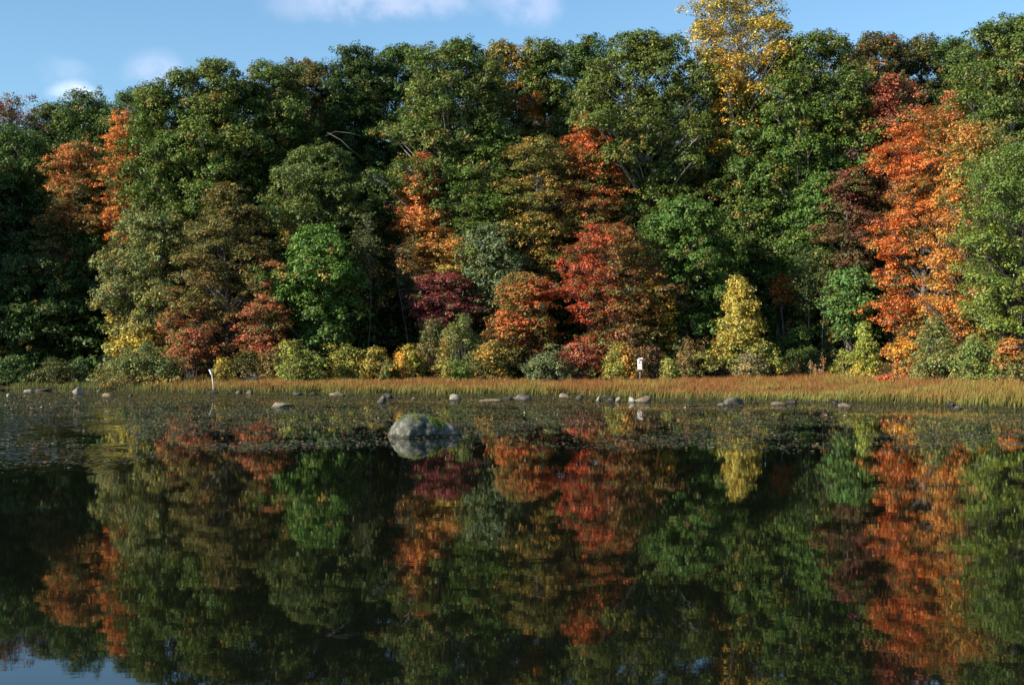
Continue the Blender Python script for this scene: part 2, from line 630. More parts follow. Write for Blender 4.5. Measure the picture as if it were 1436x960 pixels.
    size = s['lf'] * rng.uniform(0.65, 1.3, N_)
    return C, Rb, T, bi, P, Nn, size, np.clip(lc, 0.002, 0.9)


def branch_meshes(C, Rb, T, bi, base_h, H, r0, seed, twigs=True, lean=0.0):
    """trunk from the ground (z=0 local, crown starts at base_h) and limbs"""
    rr = random.Random(seed)
    n = 9
    tp = []
    top = base_h + (H - base_h) * 0.9
    ph = rr.uniform(0, 6)
    for i in range(n):
        k = i / (n - 1)
        tp.append(np.array([0.12 * math.sin(k * 5 + ph) * k * 2 + lean * k, 0.10 * math.cos(k * 4 + ph) * k * 2, -0.3 + (top + 0.3) * k]))
    trunk = MB()
    rads = [r0 * (1.25 if i == 0 else (1 - 0.88 * i / (n - 1))) for i in range(n)]
    trunk.tube(tp, rads, 7)

    def tpoint(z):
        k = np.clip((z + 0.3) / (top + 0.3), 0, 1) * (n - 1)
        i = int(min(k, n - 2))
        return tp[i] + (tp[i + 1] - tp[i]) * (k - i), r0 * (1 - 0.88 * k / (n - 1))
    limbs = MB()
    for j in range(len(C)):
        c = C[j] + np.array([0, 0, base_h])
        hr = math.hypot(c[0], c[1])
        z0 = max(min(c[2] - hr * 0.7 - 0.3, top * 0.97), base_h * 0.55 + 0.1 * H * 0.2)
        z0 = min(z0, top * 0.97)
        p0, rt0 = tpoint(z0)
        rl = max(min(rt0 * 0.45, 0.08), 0.012)
        mid = p0 * 0.45 + c * 0.55 + np.array([rr.uniform(-.2, .2), rr.uniform(-.2, .2), -0.05 * hr + rr.uniform(-.15, .15)])
        limbs.tube([p0, (p0 + mid) / 2 + np.array([0, 0, -0.05]), mid, c], [rl, rl * 0.8, rl * 0.6, rl * 0.3], 4, False)
        if twigs:
            idx = np.where(bi == j)[0]
            for q in idx[:: max(1, len(idx) // 4)]:
                tq = T[q] + np.array([0, 0, base_h])
                limbs.tube([mid * 0.3 + c * 0.7, tq], [rl * 0.3, 0.006], 3, False)
    return trunk.mesh('trunk', True), limbs.mesh('branches', True)


def make_tree(name, label, cat, px, top, bot, hw, D, prof, style, A, B=None, mode='n', frac=0.0,
              seed=1, pale=False, group=None, depth=None, lean=0.0):
    B = B or A
    k = D / F
    hw = hw * (1.2 if D > 75 and cat == 'tree' else (1.14 if cat == 'tree' else 1.05))
    if cat == 'tree' and D > 75 and bot < 400:
        bot += 70
    x = (px - 718) * k
    gz = float(ground_z(x, D))
    ztop = CAM_H + (HZ - top) * k
    zbot = max(CAM_H + (HZ - bot) * k, gz + 0.02)
    h = ztop - zbot
    base_h = zbot - gz
    w_ = hw * k
    dp = depth or max(min(w_ * 0.9, 3.2), 0.3)
    C, Rb, T, bi, P, N, size, lc = crown_data(w_, h, dp, prof, style, A, B, mode, frac, seed)
    root = empty(name, (x, D, gz))
    tag(root, label, cat, group)
    P = P + np.array([0, 0, base_h])
    link_mesh('crown' if cat == 'tree' else 'foliage', leaves_mesh('crown', P, N, size, lc), M_LEAF, root)
    H = base_h + h
    if cat == 'tree':
        r0 = 0.05 + 0.012 * H if name != 'tree_sapling' else 0.045
        if name == 'tree_sapling':
            lean = 0.9 * math.sin(seed * 2.3)
        tm, lm = branch_meshes(C, Rb, T, bi, base_h, H, r0, seed, True, lean)
        bk = M_BARKP if pale else M_BARK
        tr = link_mesh('trunk', tm, bk, root)
        link_mesh('branches', lm, bk, tr)
    else:
        st = MB()
        rr = random.Random(seed)
        for j in range(0, len(C), 1):
            c = C[j] + np.array([0, 0, base_h])
            b0 = np.array([c[0] * 0.2 + rr.uniform(-.1, .1), c[1] * 0.2, -0.05])
            md = (b0 + c) / 2 + np.array([c[0] * 0.1, 0, 0.05])
            st.tube([b0, md, c], [0.02, 0.014, 0.007], 4, False)
        link_mesh('stem', st.mesh('stem', True), M_BARK, root)
    return root


# name, label, px, top, bot, hw, D, profile, style, A, B, mode, frac, pale
TREES = [
 # skyline and far-left trees
 ('maple_tree', 'thinning reddish-brown treetop at the far left of the skyline', 10, 134, 330, 62, 88, 'round', 'airy', BR, PU, 't', .4, 0),
 ('oak_tree', 'dark green oak in the left corner, under the reddish thin treetop', 22, 178, 500, 70, 83, 'round', 'oak', GD, G, 't', .3, 0),
 ('oak_tree', 'dark green skyline oak just right of the reddish treetop at the left', 78, 150, 420, 50, 88, 'round', 'oak', GD, GO, 't', .3, 0),
 ('oak_tree', 'green oak on the skyline directly below the small white cloud', 128, 132, 430, 48, 87, 'round', 'oak', G, GD, 'n', .4, 0),
 ('maple_tree', 'orange-topped olive maple rising out of the shaded cove at left', 108, 192, 440, 44, 80, 'round', 'maple', (106, 102, 50), (196, 118, 66), 't', .32, 0),
 ('maple_tree', 'narrow bright orange maple between the shaded cove and the tall green oaks', 172, 148, 375, 23, 79, 'column', 'maple', O, (196, 112, 62), 'n', .45, 0),
 ('oak_tree', 'green oak behind and above the narrow orange maple', 196, 120, 330, 42, 84, 'round', 'oak', G, GO, 'n', .3, 0),
 ('oak_tree', 'tall green oak with a stepped top left of the highest left-hand oak', 226, 112, 380, 48, 78, 'round', 'oak', (90, 112, 40), GO, 'n', .35, 0),
 ('oak_tree', 'broad tall green oak forming the first high hump of the skyline', 292, 85, 330, 62, 78, 'round', 'oak', (92, 114, 42), GO, 't', .3, 0),
 ('oak_tree', 'olive green oak right of the first high hump of the skyline', 375, 86, 300, 54, 80, 'round', 'oak', GO, G, 'n', .4, 0),
 ('oak_tree', 'rusty-topped dark oak on the skyline with a bare limb to its right', 430, 84, 270, 48, 84, 'round', 'oak', GD, OLBR, 't', .25, 0),
 ('oak_tree', 'dark green skyline oak above the pale dead branch', 495, 68, 260, 52, 85, 'round', 'oak', GD, G, 'n', .5, 0),
 ('oak_tree', 'dark green oak in the dip of the skyline right of the pale dead branch', 560, 68, 230, 48, 87, 'round', 'oak', GD, G, 't', .4, 0),
 ('oak_tree', 'broad olive green oak with rounded leafy puffs above the small orange maple', 632, 58, 262, 84, 77, 'round', 'oak', GO, G, 'n', .3, 1),
 ('oak_tree', 'olive green skyline oak with a few orange leaves on its right shoulder', 705, 60, 250, 46, 82, 'round', 'oak', GO, O, 'r', .12, 0),
 ('oak_tree', 'green skyline oak directly above the orange-brown mixed tree in the centre', 762, 56, 270, 46, 82, 'round', 'oak', G, GO, 't', .3, 0),
 ('oak_tree', 'dark green skyline oak directly above the tip of the red-orange maple', 822, 53, 240, 44, 85, 'round', 'oak', GD, G, 't', .4, 0),
 ('oak_tree', 'broad olive green oak with pale limbs showing, left of the tall yellow tree', 905, 50, 250, 88, 77, 'round', 'oak', GO, (98, 112, 42), 'n', .4, 1),
 ('tulip_tree', 'tall thin-leaved yellow tree rising highest above the skyline', 1036, -22, 165, 60, 77.6, 'round', 'airy', (180, 162, 62), GOLD, 'b', .45, 1),
 ('oak_tree', 'large rich green oak right of the tall yellow tree', 1135, 42, 330, 92, 76, 'round', 'oak', (82, 114, 40), GO, 't', .35, 1),
 ('oak_tree', 'dark distant oak on the skyline with a patch of scarlet leaves', 1232, 48, 210, 48, 88, 'round', 'oak', GD, (210, 84, 50), 'b', .2, 0),
 ('oak_tree', 'dark distant oak on the skyline right of the scarlet patch', 1290, 46, 280, 46, 90, 'round', 'oak', GD, OLBR, 'n', .3, 0),
 ('oak_tree', 'dark distant oak in the last dip of the skyline at the right', 1342, 52, 280, 42, 88, 'round', 'oak', GD, G, 't', .4, 0),
 ('oak_tree', 'large green oak rising up the top right corner with pale bare limbs', 1418, 28, 330, 76, 70, 'round', 'oak', (88, 108, 44), GO, 'n', .4, 1),
 ('maple_tree', 'dusky red-brown maple below the scarlet skyline patch', 1250, 106, 300, 44, 76, 'round', 'airy', (134, 90, 66), (170, 84, 66), 't', .45, 0),
 # middle tier
 ('maple_tree', 'grey-green tree at the edge of the shaded cove, mottled with yellow low down', 212, 300, 515, 62, 74, 'round', 'oak', (98, 112, 66), YL, 'b', .12, 0),
 ('maple_tree', 'broad russet and olive maple with long layered boughs at left', 318, 255, 520, 84, 72, 'egg', 'maple', (108, 110, 52), (168, 92, 62), 'b', .36, 0),
 ('maple_tree', 'small scarlet maple low between the russet maple and the bright green tree', 372, 415, 518, 32, 70, 'round', 'maple', BR, (180, 88, 70), 'n', .5, 0),
 ('oak_tree', 'olive oak with a red sprig at its tip above the bright green tree', 438, 208, 350, 56, 75, 'round', 'oak', (92, 110, 54), GO, 'n', .4, 0),
 ('maple_tree', 'bright green tree in the left half with leaves down to the bushes', 442, 318, 500, 58, 71.5, 'round', 'oak', GB, G, 'b', .3, 0),
 ('maple_tree', 'small glowing orange maple high in the dark gap left of centre', 592, 214, 325, 36, 76, 'egg', 'maple', (214, 138, 70), (202, 108, 66), 't', .4, 0),
 ('oak_tree', 'shaded green tree behind the glowing orange maple', 545, 240, 420, 60, 81, 'round', 'oak', GD, G, 'n', .3, 1),
 ('maple_tree', 'small golden maple below and right of the glowing orange maple', 642, 332, 398, 38, 75, 'round', 'maple', (196, 166, 74), O, 't', .2, 0),
 ('maple_tree', 'dark crimson maple in the shadow below the golden maple', 620, 384, 462, 48, 73, 'round', 'maple', CR, (136, 66, 70), 'n', .4, 0),
 ('oak_tree', 'fresh green tree with drooping layers left of the orange-brown mixed tree', 692, 168, 330, 50, 76, 'egg', 'maple', (96, 126, 40), G, 'n', .4, 0),
 ('oak_tree', 'grey-green oak between the golden maple and the orange-red maple', 690, 318, 450, 42, 74, 'round', 'oak', GG, GO, 'n', .3, 0),
 ('maple_tree', 'tall olive and orange-brown maple in the centre of the wood', 758, 190, 400, 50, 75, 'round', 'maple', GO, (180, 134, 66), 'n', .4, 0),
 ('maple_tree', 'red-orange pointed maple high behind the large red maple', 826, 158, 320, 46, 76, 'egg', 'maple', (128, 118, 56), (196, 98, 56), 't', .55, 0),
 ('maple_tree', 'orange-brown bough tree right of the pointed red-orange maple', 858, 205, 330, 44, 77, 'round', 'maple', GO, (190, 116, 62), 't', .5, 0),
 ('maple_tree', 'large red maple with boughs sweeping down to the grass in the centre', 856, 312, 524, 64, 70, 'round', 'maple', (182, 72, 50), (124, 100, 54), 'r', .5, 0),  # browner right half: the crown's shaded side painted into the leaf colour
 ('maple_tree', 'orange and red spreading maple left of the large red maple', 738, 380, 505, 46, 70, 'round', 'maple', (116, 118, 56), (208, 98, 56), 'n', .5, 0),
 ('oak_tree', 'sunlit green oak right of the large red maple', 962, 280, 500, 62, 72, 'round', 'oak', (92, 124, 50), G, 'n', .3, 0),
 ('maple_tree', 'slender yellow and orange mottled tree between red maple and green oak', 922, 375, 520, 28, 70, 'egg', 'maple', (130, 138, 54), (206, 152, 52), 't', .5, 0),
 ('oak_tree', 'green oak in the middle distance below the broad olive oak with pale limbs', 930, 225, 330, 54, 80, 'round', 'oak', GD, GO, 'n', .4, 1),
 ('pine_tree', 'small dark green pine in the gap below the tall yellow tree', 1012, 226, 320, 36, 79, 'cone', 'conifer', (60, 82, 40), GO, 'n', .3, 0),
 ('oak_tree', 'mid-green oak directly below the tall yellow tree, behind the dark pine', 1054, 150, 330, 42, 76.5, 'round', 'oak', G, GO, 'n', .4, 0),
 ('oak_tree', 'shaded green oak filling the wood behind the tip of the yellow birch', 1030, 290, 430, 50, 78, 'round', 'oak', GD, G, 'n', .4, 0),
 ('oak_tree', 'shaded green tree behind the gap left of the large red maple', 795, 320, 480, 46, 78, 'round', 'oak', GD, G, 'n', .3, 0),
 ('oak_tree', 'shaded green tree in the gap between the purplish maple and the flaming orange maple', 1222, 310, 480, 36, 78, 'round', 'oak', GD, G, 'n', .3, 0),
 ('maple_tree', 'small bright yellow treetop left of the dark pine', 974, 226, 290, 20, 80, 'round', 'maple', (226, 190, 50), GY_, 'b', .3, 0),
 ('oak_tree', 'green oak with pale trunk above the dark gap right of the yellow birch', 1092, 270, 410, 58, 77, 'round', 'oak', G, GO, 'n', .3, 1),
 ('oak_tree', 'green tree reaching down between the large green oak and the dark gap', 1158, 240, 380, 50, 75, 'round', 'oak', (78, 116, 42), G, 'n', .4, 1),
 ('maple_tree', 'purplish maroon and green maple left of the flaming orange maple', 1190, 238, 420, 36, 73, 'round', 'maple', (104, 96, 60), (128, 62, 62), 't', .5, 0),
 ('maple_tree', 'bright green low-boughed tree below the purplish maple', 1192, 380, 480, 36, 71, 'round', 'oak', (98, 132, 64), G, 'n', .3, 0),
 ('maple_tree', 'tall flaming orange-red maple at the right', 1298, 150, 520, 66, 68, 'column', 'maple', (136, 132, 56), (216, 106, 52), 'l', .44, 0),
 ('maple_tree', 'coral red maple top standing behind the flaming orange maple', 1342, 128, 300, 42, 72, 'egg', 'maple', (200, 106, 76), (200, 134, 74), 'b', .4, 0),
 ('maple_tree', 'mottled green and orange tree between the flaming maple and right edge', 1370, 170, 520, 58, 64, 'column', 'fine', (118, 128, 58), (206, 124, 58), 'l', .24, 0),
 ('birch_tree', 'light green fine-leaved tree filling the right edge down to the shore', 1430, 200, 500, 70, 60, 'column', 'fine', (100, 122, 48), (124, 138, 52), 'b', .5, 0),
 ('oak_tree', 'dark green understorey tree in the shaded gap left of the purplish maple', 1120, 400, 515, 50, 77, 'round', 'oak', G, GO, 'n', .2, 1),
 ('maple_tree', 'small orange sapling glowing inside the dark gap right of the yellow birch', 1098, 385, 430, 16, 75, 'round', 'maple', (190, 100, 46), O, 'n', .4, 0),
 ('birch_tree', 'small pyramid-shaped yellow birch at the back of the marsh grass', 1036, 390, 528, 52, 68, 'cone', 'fine', (146, 148, 66), (184, 164, 64), 't', .5, 0),
 ('oak_tree', 'dim green tree in the shaded wood behind the yellow bushes', 525, 370, 510, 62, 78, 'round', 'oak', GD, (110, 100, 50), 'n', .3, 1),
 ('oak_tree', 'dim green tree in the deep shade of the left cove beside the lit trees', 132, 330, 530, 56, 80, 'round', 'oak', GD, G, 'n', .3, 0),
 ('oak_tree', 'dim green tree with leaves to the water in the left corner cove', 45, 360, 540, 66, 77, 'round', 'oak', GD, G, 'n', .3, 0),

 ('tree_sapling', 'slim pale-stemmed sapling in the dark gap right of the bright green tree', 512, 300, 400, 18, 73, 'round', 'bare', GD, OLBR, 'n', .3, 0),
 ('tree_sapling', 'slim leaning sapling with few leaves under the glowing orange maple', 578, 330, 430, 20, 74, 'round', 'bare', GD, OLBR, 'n', .5, 0),
 ('tree_sapling', 'thin grey sapling in the dark gap above the plumed weeds', 1128, 340, 440, 22, 73.5, 'round', 'bare', GD, G, 'n', .3, 0),
 ('tree_sapling', 'bare-stemmed sapling between the dark gap and the bright low-boughed tree', 1154, 350, 430, 16, 73, 'round', 'bare', G, OLBR, 'n', .3, 0),
 ('tree_sapling', 'bare pale sapling rising behind the white nest box', 895, 400, 500, 16, 69, 'round', 'bare', OLBR, BR, 'n', .3, 1),
]
for i, tr in enumerate(TREES):
    (nm, lb, px, top, bot, hw, D, prof, style, A, B, mode, frac, pale) = tr
    make_tree(nm, lb, 'tree', px, top, bot, hw, D, prof, style, A, B, mode, frac, seed=101 + i, pale=bool(pale))

SHRUBS = [
 ('shrub', 'wide grey-green shrub at the water edge beside the shaded cove', 190, 478, 541, 54, 64.5, 'dome', 'bush', (104, 118, 62), (150, 120, 60), 'b', .25),
 ('shrub', 'small grey-green shrub in the shade left of the wide grey-green shrub', 112, 496, 530, 16, 70, 'dome', 'bush', (96, 116, 64), G, 'n', .3),
 ('shrub', 'scarlet low shrub under the russet maple', 272, 462, 522, 36, 69, 'round', 'maple', (172, 92, 72), BR, 'n', .3),
 ('shrub', 'small round yellow bush beside the leaning nest box pole', 314, 505, 534, 14, 66, 'round', 'bush', (184, 156, 58), (130, 128, 56), 'n', .3),
 ('shrub', 'dark green shrub behind the pale rocks under the scarlet leaves', 355, 492, 530, 40, 69, 'dome', 'bush', GD, BR, 'n', .25),
 ('shrub', 'olive green bank of brush below the bright green tree', 422, 470, 532, 42, 68, 'dome', 'bush', (110, 116, 56), YG, 'n', .22),
 ('shrub', 'yellow-green bush left of the golden bush', 486, 468, 530, 22, 69, 'round', 'bush', (122, 130, 56), (176, 160, 60), 'n', .4),
 ('shrub', 'golden yellow bush on the edge of the marsh grass', 518, 484, 532, 24, 68, 'dome', 'bush', (180, 152, 56), (122, 124, 54), 'n', .4),
 ('shrub', 'orange and green bush right of the golden bush', 572, 480, 530, 27, 69, 'round', 'bush', (128, 136, 48), (210, 138, 46), 'l', .35),
 ('shrub', 'grey-brown dry twiggy bush left of the green mound below the crimson maple', 608, 455, 525, 22, 71, 'round', 'bush', (134, 108, 72), GD, 'n', .4),
 ('shrub', 'green mound of leaves below the crimson maple', 652, 440, 530, 40, 70, 'dome', 'bush', (98, 116, 60), (150, 120, 60), 'n', .25),
 ('shrub', 'low fresh green bush with yellow tips under the green mound', 640, 490, 533, 24, 67.5, 'dome', 'bush', (86, 118, 48), (170, 154, 60), 'l', .25),
 ('shrub', 'yellow-tipped bush below the orange and red spreading maple', 694, 482, 530, 30, 68.5, 'dome', 'maple', (112, 118, 56), (206, 146, 66), 'n', .35),
 ('shrub', 'grey-green shrub left of the foot of the large red maple', 764, 478, 533, 32, 67.5, 'dome', 'bush', (112, 122, 84), (112, 122, 60), 'n', .3),
 ('shrub', 'low coral red bough bush at the foot of the large red maple', 808, 478, 522, 30, 67.5, 'round', 'maple', (182, 100, 78), (150, 76, 66), 'n', .3),
 ('shrub', 'lime green and orange bush left of the white nest box', 866, 488, 530, 27, 67.5, 'dome', 'bush', (138, 146, 60), (200, 134, 62), 'r', .3),
 ('shrub', 'dark twiggy maroon bush right of the white nest box', 915, 484, 528, 22, 70, 'dome', 'bush', (120, 76, 60), (96, 96, 52), 'n', .5),
 ('shrub', 'thin lime yellow bush in front of the twiggy maroon bush', 938, 494, 529, 11, 67, 'dome', 'bush', (160, 160, 70), (120, 124, 56), 'n', .4),
 ('shrub', 'rusty brown thicket between the nest box and the yellow birch', 968, 462, 528, 26, 70, 'dome', 'bush', (134, 92, 58), (98, 108, 56), 'n', .4),
 ('shrub', 'dark green shrub just right of the yellow birch', 1080, 492, 529, 16, 69, 'dome', 'bush', (80, 112, 50), G, 'n', .3),
 ('shrub', 'dark low thicket at the back of the grass in the shaded gap', 1148, 488, 529, 42, 71, 'dome', 'bush', (76, 92, 44), (110, 90, 56), 'n', .4),
 ('shrub', 'yellow-green pointed bush left of the flaming orange maple', 1213, 452, 536, 30, 65, 'cone', 'bush', (142, 156, 66), (190, 168, 60), 'b', .3),
 ('shrub', 'amber low bush under the flaming orange maple', 1270, 478, 530, 24, 64, 'round', 'maple', (220, 152, 54), (180, 96, 56), 'b', .3),
 ('shrub', 'grey-green tangle of brush right of the amber bush', 1322, 445, 545, 44, 61, 'dome', 'bush', (108, 126, 72), (170, 150, 70), 'n', .2),
 ('shrub', 'yellow-green brush on the bank right of the grey-green tangle', 1378, 458, 549, 40, 58, 'dome', 'bush', (138, 148, 66), (108, 124, 60), 'n', .4),
 ('shrub', 'orange leaved bush low at the right edge', 1420, 474, 522, 22, 57, 'round', 'maple', (206, 122, 52), (128, 110, 56), 'n', .4),
 ('shrub', 'dark green bush at the shore in the bottom of the right edge', 1424, 505, 552, 26, 55, 'dome', 'bush', (96, 112, 58), (150, 110, 70), 'n', .3),
 ('shrub', 'dark leaning brush overhanging the water in the far left corner of the cove', 12, 500, 546, 44, 68.5, 'dome', 'bush', GD, G, 'n', .3),  # added dark brush, covers sunlit mud where shade should lie
 ('shrub', 'dark brush behind the long flat pale stone in the shaded cove', 78, 504, 546, 34, 68, 'dome', 'bush', GD, OLBR, 'n', .2),  # likewise added to darken the sunlit mud of the cove
 ('shrub', 'olive brush filling the foot of the wood between the olive bank and the russet maple', 388, 486, 530, 22, 69, 'dome', 'bush', (120, 116, 60), BR, 'n', .3),
 ('shrub', 'low brown-green brush between the golden bush and the orange and green bush', 546, 500, 531, 18, 69, 'dome', 'bush', (118, 106, 62), G, 'n', .4),
 ('shrub', 'low olive brush under the russet maple, left of the scarlet low shrub', 238, 486, 536, 20, 67, 'dome', 'bush', (112, 116, 60), OLBR, 'n', .4),
 ('shrub', 'tall green and orange sapling clump behind the yellow-tipped bush', 706, 440, 525, 26, 71, 'egg', 'maple', (118, 124, 56), (200, 112, 62), 't', .4),
 ('shrub', 'green leafy thicket filling the gap between the yellow birch and the plumed weeds', 1112, 456, 527, 34, 73, 'dome', 'bush', (80, 104, 50), G, 'n', .4),
 ('shrub', 'grey leafless-looking brush in front of the lower right of the yellow birch', 1052, 494, 530, 24, 66.5, 'dome', 'bush', (120, 112, 88), (150, 142, 80), 'n', .3),
 ('shrub', 'yellow and olive brush at the back of the grass left of the yellow-green pointed bush', 1186, 492, 530, 16, 68, 'dome', 'bush', (116, 122, 60), YG, 'n', .3),
 ('shrub', 'dull olive brush on the bank between grey-green tangle and the amber bush', 1298, 490, 538, 26, 63, 'dome', 'bush', (122, 124, 64), (170, 110, 64), 'n', .3),
 ('shrub', 'scarlet dwarf bush at the grass edge left of the brown stalks', 1242, 520, 545, 12, 60, 'dome', 'bush', (200, 84, 62), (160, 120, 60), 'n', .4),
]
for i, sh in enumerate(SHRUBS):
    (nm, lb, px, top, bot, hw, D, prof, style, A, B, mode, frac) = sh
    if 380 < px < 1000:
        D -= 2.2 * abs(math.sin(i * 2.7))
        bot += 5
        top += 5 * math.sin(i * 4.1)
    make_tree(nm, lb, 'shrub', px, top, bot, hw, D, prof, style, A, B, mode, frac, seed=401 + i)

# trees deep in the wood: they show only as dim leaves and trunks in the gaps
deep = []
for i in range(3):
    o = make_tree('oak_tree', 'dim green tree deep in the wood, seen only through gaps between nearer crowns', 'tree',
                  200 + i * 90, 120 + i * 8, 430, 80, 92, 'round', 'oak', GD, G, 't', .2, seed=700 + i, pale=i == 1,
                  group='dim trees deep in the wood')
    deep.append(o)
kk = 0
for row, (D, n) in enumerate(((93, 14), (99, 13))):
    for i in range(n):
        px = -20 + (i + 0.5 * row) * (1480 / n) + 25 * math.sin(i * 7.3 + row)
        x = (px - 718) * D / F
        src = deep[kk % 3]
        if kk < 3:
            o = src
        else:
            o = src.copy()
            COL.objects.link(o)
            for ch in src.children:
                c = ch.copy()
                COL.objects.link(c)
                c.parent = o
                for g2 in ch.children:
                    d2 = g2.copy()
                    COL.objects.link(d2)
                    d2.parent = c
        o.location = (x, D + 1.5 * math.sin(i * 3.1), float(ground_z(x, D)))
        o.rotation_euler = (0, 0, i * 2.1 + row)
        sc_ = 0.86 + 0.05 * math.sin(i * 5.0 + row)
        if px < 200:
            sc_ *= 0.85
        o.scale = (sc_, sc_, sc_)
        kk += 1

# the off-frame trees of the left bank that shade the cove
for i, (x, y, sc_) in enumerate(((-40, 77, 0.95), (-37, 73, 0.8),  (-38, 84, 0.9), (-44, 70.5, 1.05), (-52, 76, 1.1), (-45, 74, 1.0), (-48, 81, 1.05), (-50, 89, 1.05), (-44, 94, 1.0), (-55, 96, 1.1), (-42, 86, 0.95))):
    src = deep[i % 3]
    o = src.copy()
    COL.objects.link(o)
    o['label'] = 'green oak on the left bank beyond the edge of the photo, shading the cove'
    o['group'] = 'oaks of the left bank'
    for ch in src.children:
        c = ch.copy()
        COL.objects.link(c)
        c.parent = o
        for g2 in ch.children:
            d2 = g2.copy()
            COL.objects.link(d2)
            d2.parent = c
    o.location = (x, y, float(ground_z(x, y)))
    o.rotation_euler = (0, 0, i * 1.3)
    o.scale = (sc_ * 0.9, sc_ * 0.9, sc_ * 0.9)

# undergrowth of the wood: a mass of leaves nobody could count
rng = np.random.default_rng(55)
nt = 10500
X_ = rng.uniform(-46, 44, nt)
Y_ = rng.uniform(74, 108, nt)
Y_ = np.maximum(Y_, np.interp(X_, _tx, _ty) + 6)
Z_ = ground_z(X_, Y_) + rng.uniform(0, 1, nt) ** 1.5 * np.where(Y_ > 88, 13.0, 3.4)
T = np.stack([X_, Y_, Z_], 1)
li = np.repeat(np.arange(nt), 34)
e = rng.normal(size=(len(li), 3))
e /= np.linalg.norm(e, axis=1, keepdims=True)
P = T[li] + e * rng.uniform(0.3, 1.0, (len(li), 1)) * np.array([1.1, 0.9, 0.5])
cc = lin(GD)[None] * np.exp(rng.normal(0, 0.25, (nt, 1)))
turn = rng.uniform(size=nt) < 0.1
cc[turn] = lin(OLBR) * 0.9
u = link_mesh('undergrowth', leaves_mesh('undergrowth', P, e + np.array([0, 0, .6]), 0.3 * rng.uniform(.6, 1.3, len(li)), cc[li]), M_LEAF)
tag(u, 'dark leafy undergrowth filling the inside of the wood', 'undergrowth', kind='stuff')


# bare pale branches that stand out of the foliage
def dead_branch(label, pts, D, r=0.05, name='dead_branch', mt=None, px_base=True):
    P3 = [at(a, b, D + c) for (a, b, c) in pts[0]]
    base = P3[0]
    root = empty(name, tuple(base))
    tag(root, label, 'branch')
    mb = MB()
    n = len(P3)
    mb.tube([q - base for q in P3], [r * (1 - 0.75 * i / (n - 1)) for i in range(n)], 5)
    link_mesh('limb', mb.mesh('limb', True), mt or M_DEADWOOD, root)
    for tw in pts[1:]:
        Q = [at(a, b, D + c) for (a, b, c) in tw]
        m2 = MB()
        m2.tube([q - base for q in Q], [r * 0.5 * (1 - 0.7 * i / (len(Q) - 1)) for i in range(len(Q))], 4)
        link_mesh('twig', m2.mesh('twig', True), mt or M_DEADWOOD, root)


dead_branch('long pale dead branch arching through the dark gap left of centre',
            [[(508, 222, 1), (490, 208, 0), (478, 196, 0), (458, 185, 0)], [(505, 190, 0), (490, 186, 0), (470, 184, 0), (456, 190, 0)]], 76.5, 0.022, mt=M_BARKP)
dead_branch('pale bare limb reaching left out of the top right corner oak',
            [[(1440, 208, 0), (1424, 196, 0), (1410, 192, 0), (1395, 194, 0)], [(1418, 230, 0), (1413, 216, 0), (1418, 205, 0)]], 65, 0.05)
dead_branch('thin pale dead stick poking out of the brush at the right edge',
            [[(1436, 487, 0), (1420, 485, 0), (1400, 488, 0)]], 55, 0.025)

# ------------------------------------------------------------------ marsh grass
rng = np.random.default_rng(9)


def grass(name, label, n, mask, hfun, wid, cbase, ctip, ctip2, cmix, sseed):
    rg = np.random.default_rng(sseed)
    x = rg.uniform(-26, 22, n * 3)
    y = rg.uniform(34, 74, n * 3)
    s = sdist(x, y)
    line = np.interp(x, _tx, _ty)
    k = mask(x, y, s, line, rg)
    x, y, s = x[k][:n], y[k][:n], s[k][:n]
    N = len(x)
    z = np.maximum(ground_z(x, y), -0.05)
    P2 = np.stack([x, y, z * 0], 1)
    h = hfun(x, y, s, P2) * rg.uniform(0.55, 1.2, N)
    a = rg.uniform(0, 2 * np.pi, N)
    dx, dy = np.cos(a) * wid, np.sin(a) * wid
    bend = rg.normal(0, 0.16, (N, 2)) * h[:, None] + np.array([0.05, 0.0])
    V = np.empty((N, 5, 3))
    V[:, 0] = np.stack([x - dx, y - dy, z - 0.05], 1)
    V[:, 1] = np.stack([x + dx, y + dy, z - 0.05], 1)
    V[:, 2] = np.stack([x + dx * .8 + bend[:, 0] * .35, y + dy * .8 + bend[:, 1] * .35, z + h * 0.55], 1)
    V[:, 3] = np.stack([x - dx * .8 + bend[:, 0] * .35, y - dy * .8 + bend[:, 1] * .35, z + h * 0.55], 1)
    V[:, 4] = np.stack([x + bend[:, 0], y + bend[:, 1], z + h], 1)
    base = np.arange(N)[:, None] * 5
    tris = np.concatenate([base + np.array([[0, 1, 2]]), base + np.array([[0, 2, 3]]), base + np.array([[3, 2, 4]])], 1).reshape(-1, 3)
    mx = np.clip(cmix(x, y, s, P2) + rg.normal(0, 0.2, N), 0, 1)[:, None]
    tip = lin(ctip)[None] * (1 - mx) + lin(ctip2)[None] * mx
    tip = tip * np.exp(rg.normal(0, 0.22, (N, 1)))
    bs = lin(cbase)[None] * (1 + 0 * mx) * np.exp(rg.normal(0, 0.2, (N, 1)))
    cc = np.empty((N, 5, 3))
    cc[:, 0] = cc[:, 1] = bs
    cc[:, 2] = cc[:, 3] = bs * 0.45 + tip * 0.55
    cc[:, 4] = tip
    me = mesh_np(name, V.reshape(-1, 3), tris, 3, corner_col=np.clip(cc.reshape(-1, 3), 0.003, 0.9))
    tag(link_mesh(name, me, M_GRASS), label, 'grass', kind='stuff')


